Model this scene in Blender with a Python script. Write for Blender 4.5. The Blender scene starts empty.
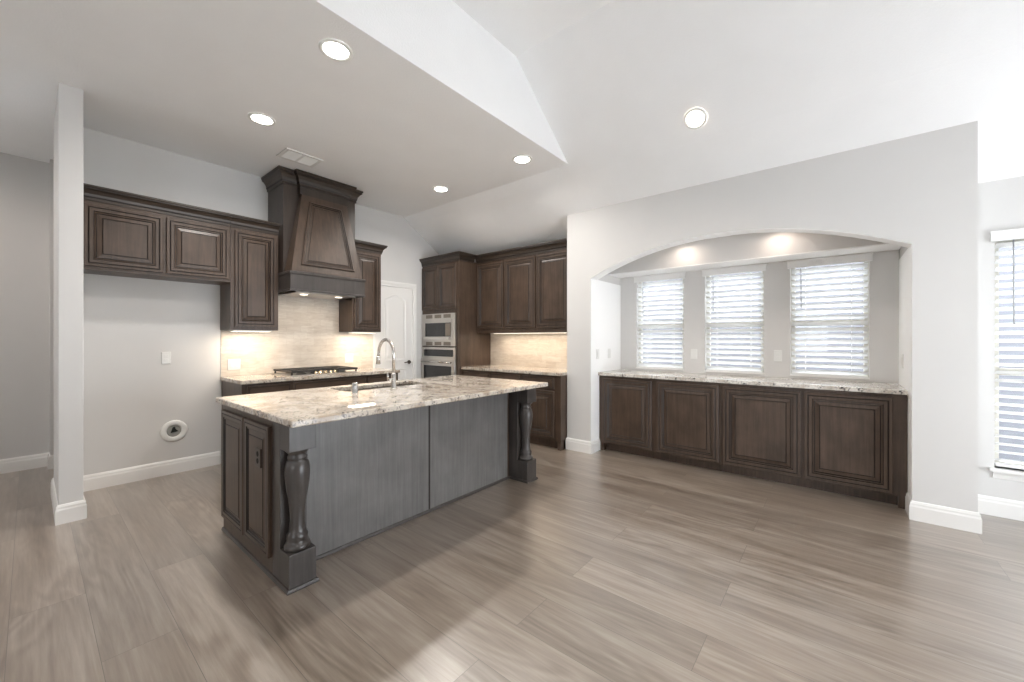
import bpy, bmesh, math, random
from mathutils import Vector, Matrix
random.seed(7)
sc = bpy.context.scene
COL = sc.collection

# ---------------------------------------------------------------- camera
cd = bpy.data.cameras.new('camera')
cam = bpy.data.objects.new('camera', cd)
COL.objects.link(cam)
cam.location = (0, 0, 1.29)
cam.rotation_euler = (math.pi / 2, 0, 0.6879 - math.pi / 2)
cd.sensor_width = 36
cd.lens = 36 * 396.6 / 1024
cd.shift_y = -2.0 / 1024
cd.clip_start = 0.02
sc.camera = cam

# ---------------------------------------------------------------- world and exposure
w = bpy.data.worlds.new('sky')
sc.world = w
w.use_nodes = True
bg = w.node_tree.nodes['Background']
bg.inputs['Color'].default_value = (0.88, 0.94, 1.0, 1)
# a pale overcast sky above the horizon, an added glow below to lift ceilings
_g = w.node_tree.nodes.new('ShaderNodeTexCoord'); _s = w.node_tree.nodes.new('ShaderNodeSeparateXYZ'); _m = w.node_tree.nodes.new('ShaderNodeMapRange')
w.node_tree.links.new(_g.outputs['Generated'], _s.inputs[0]); w.node_tree.links.new(_s.outputs['Z'], _m.inputs['Value'])
_m.inputs['From Min'].default_value = -0.06; _m.inputs['From Max'].default_value = 0.06
_m.inputs['To Min'].default_value = 6.0; _m.inputs['To Max'].default_value = 4.8
w.node_tree.links.new(_m.outputs[0], bg.inputs['Strength'])
sc.view_settings.view_transform = 'Standard'
sc.view_settings.look = 'None'
sc.view_settings.gamma = 1
sc.view_settings.use_curve_mapping = False
sc.view_settings.exposure = 0.95
sc.cycles.use_denoising = True
sc.cycles.max_bounces = 10
sc.cycles.diffuse_bounces = 7
sc.cycles.glossy_bounces = 4
sc.cycles.transparent_max_bounces = 16
sc.cycles.caustics_reflective = False
sc.cycles.caustics_refractive = False
sc.cycles.sample_clamp_indirect = 6

# ---------------------------------------------------------------- materials
def new_mat(name):
    m = bpy.data.materials.new(name)
    m.use_nodes = True
    nt = m.node_tree
    return m, nt, nt.nodes['Principled BSDF']

def N(nt, typ, **kw):
    n = nt.nodes.new(typ)
    for k, v in kw.items():
        if k in n.inputs.keys():
            n.inputs[k].default_value = v
        else:
            setattr(n, k, v)
    return n

def plain(name, col, rough=0.5, metal=0.0, spec=0.5):
    m, nt, b = new_mat(name)
    b.inputs['Base Color'].default_value = (*col, 1)
    b.inputs['Roughness'].default_value = rough
    b.inputs['Metallic'].default_value = metal
    b.inputs['Specular IOR Level'].default_value = spec
    return m

def painted(name, col, rough=0.7, bump=0.05, scale=220, var=0.03):
    m, nt, b = new_mat(name)
    tc = N(nt, 'ShaderNodeTexCoord')
    n = N(nt, 'ShaderNodeTexNoise', Scale=scale, Detail=2.0)
    nt.links.new(tc.outputs['Object'], n.inputs['Vector'])
    bp = N(nt, 'ShaderNodeBump', Strength=bump, Distance=0.004)
    nt.links.new(n.outputs['Fac'], bp.inputs['Height'])
    nt.links.new(bp.outputs['Normal'], b.inputs['Normal'])
    n2 = N(nt, 'ShaderNodeTexNoise', Scale=3.0, Detail=3.0)
    nt.links.new(tc.outputs['Object'], n2.inputs['Vector'])
    mx = N(nt, 'ShaderNodeMix', data_type='RGBA')
    nt.links.new(n2.outputs['Fac'], mx.inputs['Factor'])
    mx.inputs['A'].default_value = (*[c * (1 - var) for c in col], 1)
    mx.inputs['B'].default_value = (*[min(1, c * (1 + var)) for c in col], 1)
    nt.links.new(mx.outputs['Result'], b.inputs['Base Color'])
    b.inputs['Roughness'].default_value = rough
    return m

def wood(name, c1, c2, scale=(26, 26, 1.6), rough=0.38, blotch=0.5):
    m, nt, b = new_mat(name)
    tc = N(nt, 'ShaderNodeTexCoord')
    mp = N(nt, 'ShaderNodeMapping')
    mp.inputs['Scale'].default_value = scale
    nt.links.new(tc.outputs['Object'], mp.inputs['Vector'])
    n = N(nt, 'ShaderNodeTexNoise', Scale=1.6, Detail=7.0, Roughness=0.62, Distortion=0.4)
    nt.links.new(mp.outputs['Vector'], n.inputs['Vector'])
    n2 = N(nt, 'ShaderNodeTexNoise', Scale=3.2, Detail=4.0, Roughness=0.6)
    nt.links.new(tc.outputs['Object'], n2.inputs['Vector'])
    ad = N(nt, 'ShaderNodeMix', data_type='FLOAT')
    ad.inputs['Factor'].default_value = blotch
    nt.links.new(n.outputs['Fac'], ad.inputs['A'])
    nt.links.new(n2.outputs['Fac'], ad.inputs['B'])
    cr = N(nt, 'ShaderNodeValToRGB')
    cr.color_ramp.elements[0].position = 0.34
    cr.color_ramp.elements[0].color = (*c1, 1)
    cr.color_ramp.elements[1].position = 0.68
    cr.color_ramp.elements[1].color = (*c2, 1)
    nt.links.new(ad.outputs['Result'], cr.inputs['Fac'])
    nt.links.new(cr.outputs['Color'], b.inputs['Base Color'])
    b.inputs['Roughness'].default_value = rough
    bp = N(nt, 'ShaderNodeBump', Strength=0.08, Distance=0.002)
    nt.links.new(n.outputs['Fac'], bp.inputs['Height'])
    nt.links.new(bp.outputs['Normal'], b.inputs['Normal'])
    return m

def granite(name, base, tan, grey, dark, rough=0.025, dk=0.42):
    m, nt, b = new_mat(name)
    tc = N(nt, 'ShaderNodeTexCoord')
    def noise(s, d=4.0, r=0.6):
        n = N(nt, 'ShaderNodeTexNoise', Scale=s, Detail=d, Roughness=r)
        nt.links.new(tc.outputs['Object'], n.inputs['Vector'])
        return n
    def ramp(src, p0, p1):
        r = N(nt, 'ShaderNodeValToRGB')
        r.color_ramp.elements[0].position = p0
        r.color_ramp.elements[1].position = p1
        nt.links.new(src, r.inputs['Fac'])
        return r
    def mix(fac, a, c):
        mx = N(nt, 'ShaderNodeMix', data_type='RGBA')
        nt.links.new(fac, mx.inputs['Factor'])
        if isinstance(a, tuple): mx.inputs['A'].default_value = (*a, 1)
        else: nt.links.new(a, mx.inputs['A'])
        mx.inputs['B'].default_value = (*c, 1)
        return mx.outputs['Result']
    c = mix(ramp(noise(9, 5).outputs['Fac'], 0.45, 0.62).outputs['Color'], base, tan)
    c = mix(ramp(noise(60, 5).outputs['Fac'], 0.54, 0.64).outputs['Color'], c, grey)
    v = N(nt, 'ShaderNodeTexVoronoi', Scale=85.0)
    nt.links.new(tc.outputs['Object'], v.inputs['Vector'])
    sm = N(nt, 'ShaderNodeSeparateColor')
    nt.links.new(v.outputs['Color'], sm.inputs['Color'])
    c2 = N(nt, 'ShaderNodeMath', operation='MULTIPLY')
    nt.links.new(ramp(sm.outputs['Red'], 0.62, 0.66).outputs['Color'], c2.inputs[0])
    nt.links.new(ramp(noise(16, 3).outputs['Fac'], dk, dk + 0.16).outputs['Color'], c2.inputs[1])
    c = mix(c2.outputs['Value'], c, dark)
    nt.links.new(c, b.inputs['Base Color'])
    b.inputs['Roughness'].default_value = rough
    b.inputs['Specular IOR Level'].default_value = 0.75
    return m

def floor_mat():
    m, nt, b = new_mat('plank_floor')
    L = nt.links.new
    tc = N(nt, 'ShaderNodeTexCoord')
    sp = N(nt, 'ShaderNodeSeparateXYZ')
    L(tc.outputs['Object'], sp.inputs[0])
    sx = N(nt, 'ShaderNodeMath', operation='ADD'); sx.inputs[1].default_value = 24.02 - 0.002
    L(sp.outputs['X'], sx.inputs[0])
    sy = N(nt, 'ShaderNodeMath', operation='ADD'); sy.inputs[1].default_value = 20.843
    L(sp.outputs['Y'], sy.inputs[0])
    cb = N(nt, 'ShaderNodeCombineXYZ')
    L(sy.outputs[0], cb.inputs['X']); L(sx.outputs[0], cb.inputs['Y'])
    br = N(nt, 'ShaderNodeTexBrick', offset=0.37, offset_frequency=2)
    br.inputs['Scale'].default_value = 1
    br.inputs['Brick Width'].default_value = 1.83
    br.inputs['Row Height'].default_value = 0.242
    br.inputs['Mortar Size'].default_value = 0.0011
    br.inputs['Mortar Smooth'].default_value = 0.2
    br.inputs['Color1'].default_value = (0, 0, 0, 1)
    br.inputs['Color2'].default_value = (1, 1, 1, 1)
    br.inputs['Mortar'].default_value = (0.5, 0.5, 0.5, 1)
    L(cb.outputs[0], br.inputs['Vector'])
    rnd = N(nt, 'ShaderNodeSeparateColor')
    L(br.outputs['Color'], rnd.inputs['Color'])
    wv = N(nt, 'ShaderNodeMath', operation='MULTIPLY'); wv.inputs[1].default_value = 37.0
    L(rnd.outputs['Red'], wv.inputs[0])
    def grain(scale, detail, dist, s):
        mp = N(nt, 'ShaderNodeMapping'); mp.inputs['Scale'].default_value = s
        L(tc.outputs['Object'], mp.inputs['Vector'])
        n = N(nt, 'ShaderNodeTexNoise', noise_dimensions='4D')
        n.inputs['Scale'].default_value = scale; n.inputs['Detail'].default_value = detail
        n.inputs['Roughness'].default_value = 0.6; n.inputs['Distortion'].default_value = dist
        L(mp.outputs['Vector'], n.inputs['Vector']); L(wv.outputs[0], n.inputs['W'])
        return n
    g1 = grain(1.0, 8, 1.0, (8, .7, 1))
    g2 = grain(1.0, 6, 0.3, (60, 3.0, 1))
    # contour rings, the cathedral figure of the oak
    rg = N(nt, 'ShaderNodeMath', operation='MULTIPLY'); rg.inputs[1].default_value = 110.0
    g3 = grain(1.0, 2.2, 0.7, (2.6, 0.45, 1))
    L(g3.outputs['Fac'], rg.inputs[0])
    sn = N(nt, 'ShaderNodeMath', operation='SINE'); L(rg.outputs[0], sn.inputs[0])
    a = N(nt, 'ShaderNodeMath', operation='MULTIPLY'); a.inputs[1].default_value = 0.052
    L(sn.outputs[0], a.inputs[0])
    gm = grain(1.0, 2, 0.2, (2.2, 0.55, 1))
    mr = N(nt, 'ShaderNodeMapRange'); mr.inputs['From Min'].default_value = .44; mr.inputs['From Max'].default_value = .60
    L(gm.outputs['Fac'], mr.inputs['Value'])
    am = N(nt, 'ShaderNodeMath', operation='MULTIPLY'); L(a.outputs[0], am.inputs[0]); L(mr.outputs[0], am.inputs[1]); a = am
    s1 = N(nt, 'ShaderNodeMix', data_type='FLOAT'); s1.inputs['Factor'].default_value = 0.38
    L(g1.outputs['Fac'], s1.inputs['A']); L(g2.outputs['Fac'], s1.inputs['B'])
    s2 = N(nt, 'ShaderNodeMath', operation='ADD'); L(s1.outputs['Result'], s2.inputs[0]); L(a.outputs[0], s2.inputs[1])
    cr = N(nt, 'ShaderNodeValToRGB')
    e = cr.color_ramp.elements
    e[0].position = 0.33; e[0].color = (0.120, 0.086, 0.061, 1)
    e[1].position = 0.66; e[1].color = (0.345, 0.297, 0.248, 1)
    k = e.new(0.5); k.color = (0.230, 0.183, 0.143, 1)
    L(s2.outputs[0], cr.inputs['Fac'])
    # plank to plank tone
    hs = N(nt, 'ShaderNodeMapRange'); hs.inputs['To Min'].default_value = 0.86; hs.inputs['To Max'].default_value = 1.13
    L(rnd.outputs['Red'], hs.inputs['Value'])
    ml = N(nt, 'ShaderNodeVectorMath', operation='SCALE')
    L(cr.outputs['Color'], ml.inputs[0]); L(hs.outputs[0], ml.inputs['Scale'])
    mt = N(nt, 'ShaderNodeMix', data_type='RGBA')
    L(br.outputs['Fac'], mt.inputs['Factor']); L(ml.outputs[0], mt.inputs['A'])
    mt.inputs['B'].default_value = (0.075, 0.058, 0.046, 1)
    L(mt.outputs['Result'], b.inputs['Base Color'])
    b.inputs['Roughness'].default_value = 0.30
    b.inputs['Specular IOR Level'].default_value = 0.85
    b.inputs['Coat Weight'].default_value = 1.0
    b.inputs['Coat Roughness'].default_value = 0.30
    b.inputs['Coat IOR'].default_value = 1.6
    bp = N(nt, 'ShaderNodeBump', Strength=0.12, Distance=0.002)
    L(s2.outputs[0], bp.inputs['Height'])
    L(bp.outputs['Normal'], b.inputs['Normal'])
    return m

def tile_mat(name, axis):
    m, nt, b = new_mat(name)
    L = nt.links.new
    tc = N(nt, 'ShaderNodeTexCoord')
    sp = N(nt, 'ShaderNodeSeparateXYZ'); L(tc.outputs['Object'], sp.inputs[0])
    cb = N(nt, 'ShaderNodeCombineXYZ')
    L(sp.outputs[axis], cb.inputs['X']); L(sp.outputs['Z'], cb.inputs['Y'])
    br = N(nt, 'ShaderNodeTexBrick', offset=0.5)
    br.inputs['Scale'].default_value = 1
    br.inputs['Brick Width'].default_value = 0.155
    br.inputs['Row Height'].default_value = 0.0785
    br.inputs['Mortar Size'].default_value = 0.0014
    br.inputs['Color1'].default_value = (0.68, 0.61, 0.53, 1)
    br.inputs['Color2'].default_value = (0.77, 0.71, 0.63, 1)
    br.inputs['Mortar'].default_value = (0.64, 0.58, 0.50, 1)
    L(cb.outputs[0], br.inputs['Vector'])
    mp = N(nt, 'ShaderNodeMapping'); mp.inputs['Scale'].default_value = (5, 5, 22)
    L(tc.outputs['Object'], mp.inputs['Vector'])
    n = N(nt, 'ShaderNodeTexNoise', Scale=1.4, Detail=6.0, Roughness=0.65, Distortion=0.8)
    L(mp.outputs['Vector'], n.inputs['Vector'])
    cr = N(nt, 'ShaderNodeValToRGB')
    cr.color_ramp.elements[0].position = 0.3; cr.color_ramp.elements[0].color = (0.80, 0.77, 0.74, 1)
    cr.color_ramp.elements[1].position = 0.6; cr.color_ramp.elements[1].color = (1, 1, 1, 1)
    L(n.outputs['Fac'], cr.inputs['Fac'])
    mx = N(nt, 'ShaderNodeMix', data_type='RGBA', blend_type='MULTIPLY'); mx.inputs['Factor'].default_value = 1
    L(br.outputs['Color'], mx.inputs['A']); L(cr.outputs['Color'], mx.inputs['B'])
    L(mx.outputs['Result'], b.inputs['Base Color'])
    b.inputs['Roughness'].default_value = 0.42
    return m

def glass_mat():
    m = bpy.data.materials.new('window_glass'); m.use_nodes = True
    nt = m.node_tree; nt.nodes.remove(nt.nodes['Principled BSDF'])
    o = nt.nodes['Material Output']
    t = N(nt, 'ShaderNodeBsdfTransparent'); g = N(nt, 'ShaderNodeBsdfGlossy'); g.inputs['Roughness'].default_value = 0.02
    mx = N(nt, 'ShaderNodeMixShader'); mx.inputs[0].default_value = 0.02
    nt.links.new(t.outputs[0], mx.inputs[1]); nt.links.new(g.outputs[0], mx.inputs[2])
    nt.links.new(mx.outputs[0], o.inputs[0])
    return m

def slat_mat():
    m = bpy.data.materials.new('blind_slat'); m.use_nodes = True
    nt = m.node_tree; b = nt.nodes['Principled BSDF']; o = nt.nodes['Material Output']
    b.inputs['Base Color'].default_value = (0.88, 0.88, 0.87, 1); b.inputs['Roughness'].default_value = 0.4
    t = N(nt, 'ShaderNodeBsdfTranslucent'); t.inputs[0].default_value = (0.9, 0.9, 0.9, 1)
    mx = N(nt, 'ShaderNodeMixShader'); mx.inputs[0].default_value = 0.5
    nt.links.new(b.outputs[0], mx.inputs[1]); nt.links.new(t.outputs[0], mx.inputs[2])
    nt.links.new(mx.outputs[0], o.inputs[0])
    return m

def emit(name, col, s):
    m, nt, b = new_mat(name)
    b.inputs['Base Color'].default_value = (1, 1, 1, 1)
    b.inputs['Emission Color'].default_value = (*col, 1)
    b.inputs['Emission Strength'].default_value = s
    return m

M = {}
M['wall'] = painted('wall_paint', (0.655, 0.645, 0.632), bump=0.06)
M['ceil'] = painted('ceiling_paint', (0.88, 0.88, 0.878), bump=0.35, scale=90)
M['white'] = painted('niche_white_paint', (0.92, 0.92, 0.915), bump=0.03, var=0.01)
M['trim'] = plain('trim_enamel', (0.82, 0.81, 0.79), 0.32)
M['floor'] = floor_mat()
M['wood'] = wood('stained_maple', (0.040, 0.025, 0.017), (0.104, 0.069, 0.049))
M['woodh'] = wood('stained_maple_across', (0.040, 0.025, 0.017), (0.104, 0.069, 0.049), (1.6, 26, 26))
M['panel'] = wood('grey_maple', (0.115, 0.110, 0.107), (0.212, 0.204, 0.198), (34, 34, 1.3), rough=0.33)  # paler, greyer maple on the island's back panels
M['postwood'] = wood('grey_brown_maple', (0.040, 0.034, 0.031), (0.086, 0.076, 0.071), (26, 26, 1.6), rough=0.3)
M['crownwood'] = wood('dark_stained_maple', (0.024, 0.017, 0.012), (0.058, 0.041, 0.031), (1.6, 26, 26))
M['hoodwood'] = wood('dark_stained_maple_upright', (0.026, 0.019, 0.015), (0.062, 0.045, 0.036))
M['glaze'] = plain('dark_glaze', (0.014, 0.009, 0.007), 0.45)
M['toe'] = plain('toe_kick_dark', (0.02, 0.014, 0.011), 0.6)
M['granite'] = granite('speckled_granite', (0.62, 0.56, 0.485), (0.42, 0.34, 0.265), (0.28, 0.255, 0.24), (0.05, 0.042, 0.042), dk=.50)
M['granitelight'] = granite('pale_granite', (0.74, 0.71, 0.66), (0.52, 0.46, 0.40), (0.40, 0.38, 0.36), (0.06, 0.055, 0.055), dk=.50)
M['steel'] = plain('brushed_steel', (0.56, 0.53, 0.50), 0.28, 1.0)
M['nickel'] = plain('brushed_nickel', (0.60, 0.58, 0.55), 0.22, 1.0)
M['chrome'] = plain('chrome', (0.75, 0.75, 0.75), 0.08, 1.0)
M['iron'] = plain('cast_iron', (0.022, 0.018, 0.015), 0.45)
M['blackglass'] = plain('black_glass', (0.012, 0.012, 0.014), 0.06, 0.0, 0.7)
M['button'] = plain('grey_button_panel', (0.22, 0.19, 0.16), 0.4, 0.3)
M['brass'] = plain('warm_steel', (0.62, 0.50, 0.34), 0.25, 1.0)
M['plastic'] = plain('white_plastic', (0.78, 0.78, 0.76), 0.35)
M['slot'] = plain('dark_slot', (0.05, 0.05, 0.05), 0.6)
M['brownplastic'] = plain('brown_plastic', (0.045, 0.030, 0.024), 0.35)
M['tilex'] = tile_mat('travertine_tile_a', 'X')
M['tiley'] = tile_mat('travertine_tile_b', 'Y')
M['glass'] = glass_mat()
M['slat'] = slat_mat()
M['vinyl'] = plain('window_vinyl', (0.62, 0.60, 0.54), 0.4)
M['blind'] = plain('blind_white', (0.80, 0.80, 0.79), 0.4)
M['wand'] = plain('clear_wand', (0.35, 0.36, 0.38), 0.3)
M['lens'] = emit('lamp_lens', (1.0, 0.95, 0.86), 14)
M['lensw'] = emit('lamp_lens_warm', (1.0, 0.86, 0.72), 9)
M['led'] = emit('led_strip', (1.0, 0.86, 0.68), 2.2)
M['dark'] = plain('void_dark', (0.01, 0.012, 0.011), 0.8)

# ---------------------------------------------------------------- mesh helpers
class B:
    def __init__(s): s.bm = bmesh.new()
    def box(s, x0, x1, y0, y1, z0, z1, mi=0, bev=0.0):
        t = bmesh.new()
        vs = [t.verts.new((x, y, z)) for x in (x0, x1) for y in (y0, y1) for z in (z0, z1)]
        for f in ((0, 1, 3, 2), (4, 6, 7, 5), (0, 4, 5, 1), (2, 3, 7, 6), (0, 2, 6, 4), (1, 5, 7, 3)):
            t.faces.new([vs[i] for i in f])
        if bev: bmesh.ops.bevel(t, geom=list(t.edges), offset=bev, segments=2, affect='EDGES', profile=0.6)
        return s.merge(t, mi)
    def merge(s, t, mi=None):
        bmesh.ops.recalc_face_normals(t, faces=list(t.faces))
        mp = {}
        for v in t.verts: mp[v] = s.bm.verts.new(v.co)
        for f in t.faces:
            try: g = s.bm.faces.new([mp[v] for v in f.verts])
            except ValueError: continue
            g.material_index = f.material_index if mi is None else mi
            g.smooth = f.smooth
        t.free()
        return s
    def poly(s, pts, mi=0):
        f = s.bm.faces.new([s.bm.verts.new(p) for p in pts]); f.material_index = mi
        return s
    def prism(s, pts2, fn, d0, d1, mi=0):
        """pts2 outline, fn(u,v,d)->xyz"""
        t = bmesh.new()
        a = [t.verts.new(fn(u, v, d0)) for u, v in pts2]
        b = [t.verts.new(fn(u, v, d1)) for u, v in pts2]
        n = len(a)
        fs = [t.faces.new(a), t.faces.new(b[::-1])]
        for i in range(n): t.faces.new((a[i], a[(i + 1) % n], b[(i + 1) % n], b[i]))
        if n > 4: bmesh.ops.triangulate(t, faces=fs, ngon_method='EAR_CLIP')
        return s.merge(t, mi)
    def rings(s, poly, prof, fn, close=True, back=True, smooth=False):
        """concentric rings of a convex outline: prof = [(inset, depth, material index of the band that ends here)]"""
        t = bmesh.new()
        rs = []
        for ins, d, mi in prof:
            rs.append([t.verts.new(fn(u, v, d)) for u, v in inset(poly, ins)])
        n = len(poly)
        for k in range(1, len(rs)):
            for i in range(n):
                f = t.faces.new((rs[k - 1][i], rs[k - 1][(i + 1) % n], rs[k][(i + 1) % n], rs[k][i]))
                f.material_index = prof[k][2]
        if close: t.faces.new(rs[-1])
        if back: t.faces.new(rs[0][::-1])
        bmesh.ops.recalc_face_normals(t, faces=list(t.faces))
        mp = {}
        return s.merge(t)
    def lathe(s, c, prof, axis='Z', seg=24, mi=0, smooth=True, cap=True):
        t = bmesh.new()
        rs = []
        for r, h in prof:
            ring = []
            for k in range(seg):
                a = 2 * math.pi * k / seg
                p = (r * math.cos(a), r * math.sin(a), h)
                if axis == 'Y': p = (p[0], p[2], p[1])
                if axis == 'X': p = (p[2], p[0], p[1])
                ring.append(t.verts.new((c[0] + p[0], c[1] + p[1], c[2] + p[2])))
            rs.append(ring)
        for k in range(1, len(rs)):
            for i in range(seg):
                f = t.faces.new((rs[k - 1][i], rs[k - 1][(i + 1) % seg], rs[k][(i + 1) % seg], rs[k][i]))
                f.smooth = smooth
        if cap:
            t.faces.new(rs[0][::-1]); t.faces.new(rs[-1])
        return s.merge(t, mi)
    def tube(s, pts, r, seg=12, mi=0):
        pts = [Vector(p) for p in pts]
        rr = r if isinstance(r, (list, tuple)) else [r] * len(pts)
        t = bmesh.new(); rs = []
        up = Vector((0.123, 0.31, 0.94)).normalized()
        prev = None
        for i, p in enumerate(pts):
            d = (pts[min(i + 1, len(pts) - 1)] - pts[max(i - 1, 0)]).normalized()
            if prev is None:
                a = d.cross(up)
                if a.length < 0.1: a = d.cross(Vector((1, 0, 0)))
                a.normalize()
            else:
                a = (prev - d * prev.dot(d)).normalized()
            prev = a
            b = d.cross(a)
            rs.append([t.verts.new(p + (a * math.cos(q) + b * math.sin(q)) * rr[i]) for q in [2 * math.pi * k / seg for k in range(seg)]])
        for k in range(1, len(rs)):
            for i in range(seg):
                f = t.faces.new((rs[k - 1][i], rs[k - 1][(i + 1) % seg], rs[k][(i + 1) % seg], rs[k][i])); f.smooth = True
        t.faces.new(rs[0][::-1]); t.faces.new(rs[-1])
        return s.merge(t, mi)
    def sweep(s, path, prof, side=1, mi=0, closed=False):
        """path: plan polyline; prof: closed outline [(out, z)]; out is measured to the given side of the path"""
        n = len(path); P = [Vector((p[0], p[1])) for p in path]
        def nrm(a, b):
            d = (b - a).normalized(); return Vector((-d.y, d.x)) * side
        off = []
        for i in range(n):
            if closed or 0 < i < n - 1:
                n1 = nrm(P[i - 1], P[i]); n2 = nrm(P[i], P[(i + 1) % n])
                m = (n1 + n2).normalized(); off.append(m / max(0.3, m.dot(n1)))
            elif i == 0: off.append(nrm(P[0], P[1]))
            else: off.append(nrm(P[-2], P[-1]))
        t = bmesh.new(); rs = []
        for i in range(n):
            rs.append([t.verts.new((P[i].x + off[i].x * o, P[i].y + off[i].y * o, z)) for o, z in prof])
        m = len(prof)
        for k in range(n if closed else n - 1):
            q = (k + 1) % n
            for i in range(m):
                t.faces.new((rs[k][i], rs[k][(i + 1) % m], rs[q][(i + 1) % m], rs[q][i]))
        if not closed:
            t.faces.new(rs[0][::-1]); t.faces.new(rs[-1])
        return s.merge(t, mi)

def inset(poly, d):
    if abs(d) < 1e-9: return list(poly)
    n = len(poly); out = []
    ar = sum(poly[i][0] * poly[(i + 1) % n][1] - poly[(i + 1) % n][0] * poly[i][1] for i in range(n))
    sg = 1 if ar > 0 else -1
    for i in range(n):
        p0, p, p1 = Vector(poly[i - 1]), Vector(poly[i]), Vector(poly[(i + 1) % n])
        a = (p - p0).normalized(); b = (p1 - p).normalized()
        n1 = Vector((-a.y, a.x)) * sg; n2 = Vector((-b.y, b.x)) * sg
        m = (n1 + n2).normalized(); m = m / max(0.25, m.dot(n1))
        out.append((p.x + m.x * d, p.y + m.y * d))
    return out

def tag(o, label=None, cat=None, group=None, kind=None):
    if label: o['label'] = label
    if cat: o['category'] = cat
    if group: o['group'] = group
    if kind: o['kind'] = kind
    return o

def mesh_obj(name, b, mats, origin=(0, 0, 0), parent=None):
    if not isinstance(mats, (list, tuple)): mats = [mats]
    me = bpy.data.meshes.new(name)
    if any(origin): bmesh.ops.translate(b.bm, verts=list(b.bm.verts), vec=-Vector(origin))
    b.bm.to_mesh(me); b.bm.free()
    for m in mats: me.materials.append(m)
    o = bpy.data.objects.new(name, me); COL.objects.link(o)
    if parent is not None: o.parent = parent
    else: o.location = origin
    return o

def thing(name, loc, label, cat, group=None):
    o = bpy.data.objects.new(name, None); COL.objects.link(o)
    o.location = loc; o.empty_display_size = 0.1
    return tag(o, label, cat, group)

ROOT_OF = {}
def part(name, b, mats, root, label=None):
    """b holds world coordinates; root is the thing or the part it hangs under"""
    top = root
    while top.parent is not None: top = top.parent
    o = mesh_obj(name, b, mats, tuple(top.location), root)
    if label: o['label'] = label
    return o

def single(name, b, mats, origin, label, cat, group=None):
    return tag(mesh_obj(name, b, mats, origin), label, cat, group)

def struct(name, b, mats, parent=None):
    o = mesh_obj(name, b, mats)
    if parent is None: o['kind'] = 'structure'
    else: o.parent = parent
    return o

def copy_tree(o, parent=None):
    c = o.copy(); COL.objects.link(c); c.parent = parent
    for ch in [x for x in bpy.data.objects if x.parent == o and x is not c]:
        copy_tree(ch, c)
    return c

def FY(y0):   # surface that faces -Y: u = x, v = z, d = outwards
    return lambda u, v, d: (u, y0 - d, v)
def FX(x0):   # surface that faces -X: u = y, v = z
    return lambda u, v, d: (x0 - d, u, v)
def rect(u0, u1, v0, v1): return [(u0, v0), (u1, v0), (u1, v1), (u0, v1)]

# ---------------------------------------------------------------- dimensions
H = 3.08          # flat kitchen ceiling
HV = 3.715        # vault ceiling
D = 4.93          # face of the long kitchen wall
XA = 4.01         # face of the arch wall
XW = 4.80         # face of the window wall in the niche
XN = 4.48         # kitchen far wall and dining window wall
YK = 2.134        # edge of the flat kitchen ceiling
XB, YB = -2.6, -3.0   # how far the room goes behind the camera
CZ = 0.90         # worktop height

# ---------------------------------------------------------------- the room
b = B(); b.box(XB, 5.2, YB, 6.4, -0.06, 0)
struct('floor', b, M['floor'])

b = B()
b.poly([(XB, YK, H), (3.5, YK, H), (3.5, 6.4, H), (XB, 6.4, H)])
b.poly([(3.5, YK, H), (3.62, YK, 2.99), (3.62, 6.4, 2.99), (3.5, 6.4, H)])
b.poly([(3.62, YB, 2.99), (4.95, YB, 2.152), (4.95, 6.4, 2.152), (3.62, 6.4, 2.99)])
b.poly([(2.655, YB, HV), (3.62, YB, 2.99), (3.62, YK, 2.99), (3.5, YK, H), (2.655, YK, HV)])
b.poly([(XB, YB, HV), (2.655, YB, HV), (2.655, YK, HV), (XB, YK, HV)])
b.poly([(XB, YK, H), (XB, YK, HV), (2.655, YK, HV), (3.5, YK, H)])
struct('ceiling', b, M['ceil'])

b = B(); b.box(0.247, 4.62, D, D + 0.12, 0, 3.2)
struct('wall_left', b, M['wall'])
b = B(); b.box(0.128, 0.247, 4.19, D + 0.12, 0, H, bev=0.004)
struct('wall_partition', b, M['wall'])
b = B()
b.box(XB, 0.13, 6.2, 6.34, 0, H + .05); b.box(0.13, 1.6, 6.05, 6.34, 0, H + .05); b.box(1.6, 1.7, D + 0.12, 6.34, 0, H + .05)
struct('wall_hall', b, M['wall'])
b = B(); b.box(XN, XN + 0.12, 2.458, D, 0, 2.6)
struct('wall_kitchen_far', b, M['wall'])

# wall with the arched opening
def arch_wall_mesh():
    bm = bmesh.new()
    ys = [YA0] + [p[0] for p in arc] + [YA1]
    lo = [0.0] + [p[1] for p in arc] + [0.0]
    zt = 2.83
    grid = {}
    def V(x, y, z):
        k = (round(x, 5), round(y, 5), round(z, 5))
        if k not in grid: grid[k] = bm.verts.new(k)
        return grid[k]
    for x in (XA, XA + 0.15):
        bm.faces.new((V(x, YA0, 0), V(x, AR, 0), V(x, AR, SP), V(x, AR, zt), V(x, YA0, zt)))
        bm.faces.new((V(x, AL, 0), V(x, YA1, 0), V(x, YA1, zt), V(x, AL, zt), V(x, AL, SP)))
        for k in range(40):
            (y0, z0), (y1, z1) = arc[k], arc[k + 1]
            bm.faces.new((V(x, y0, z0), V(x, y1, z1), V(x, y1, zt), V(x, y0, zt)))
    edge = [(YA0, 0), (AR, 0)] + arc + [(AL, 0), (YA1, 0), (YA1, zt)] + [(p[0], zt) for p in arc[::-1]] + [(YA0, zt)]
    for i in range(len(edge)):
        (a, c), (d, e_) = edge[i], edge[(i + 1) % len(edge)]
        bm.faces.new((V(XA, a, c), V(XA, d, e_), V(XA + .15, d, e_), V(XA + .15, a, c)))
    bmesh.ops.recalc_face_normals(bm, faces=list(bm.faces))
    return bm
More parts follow.
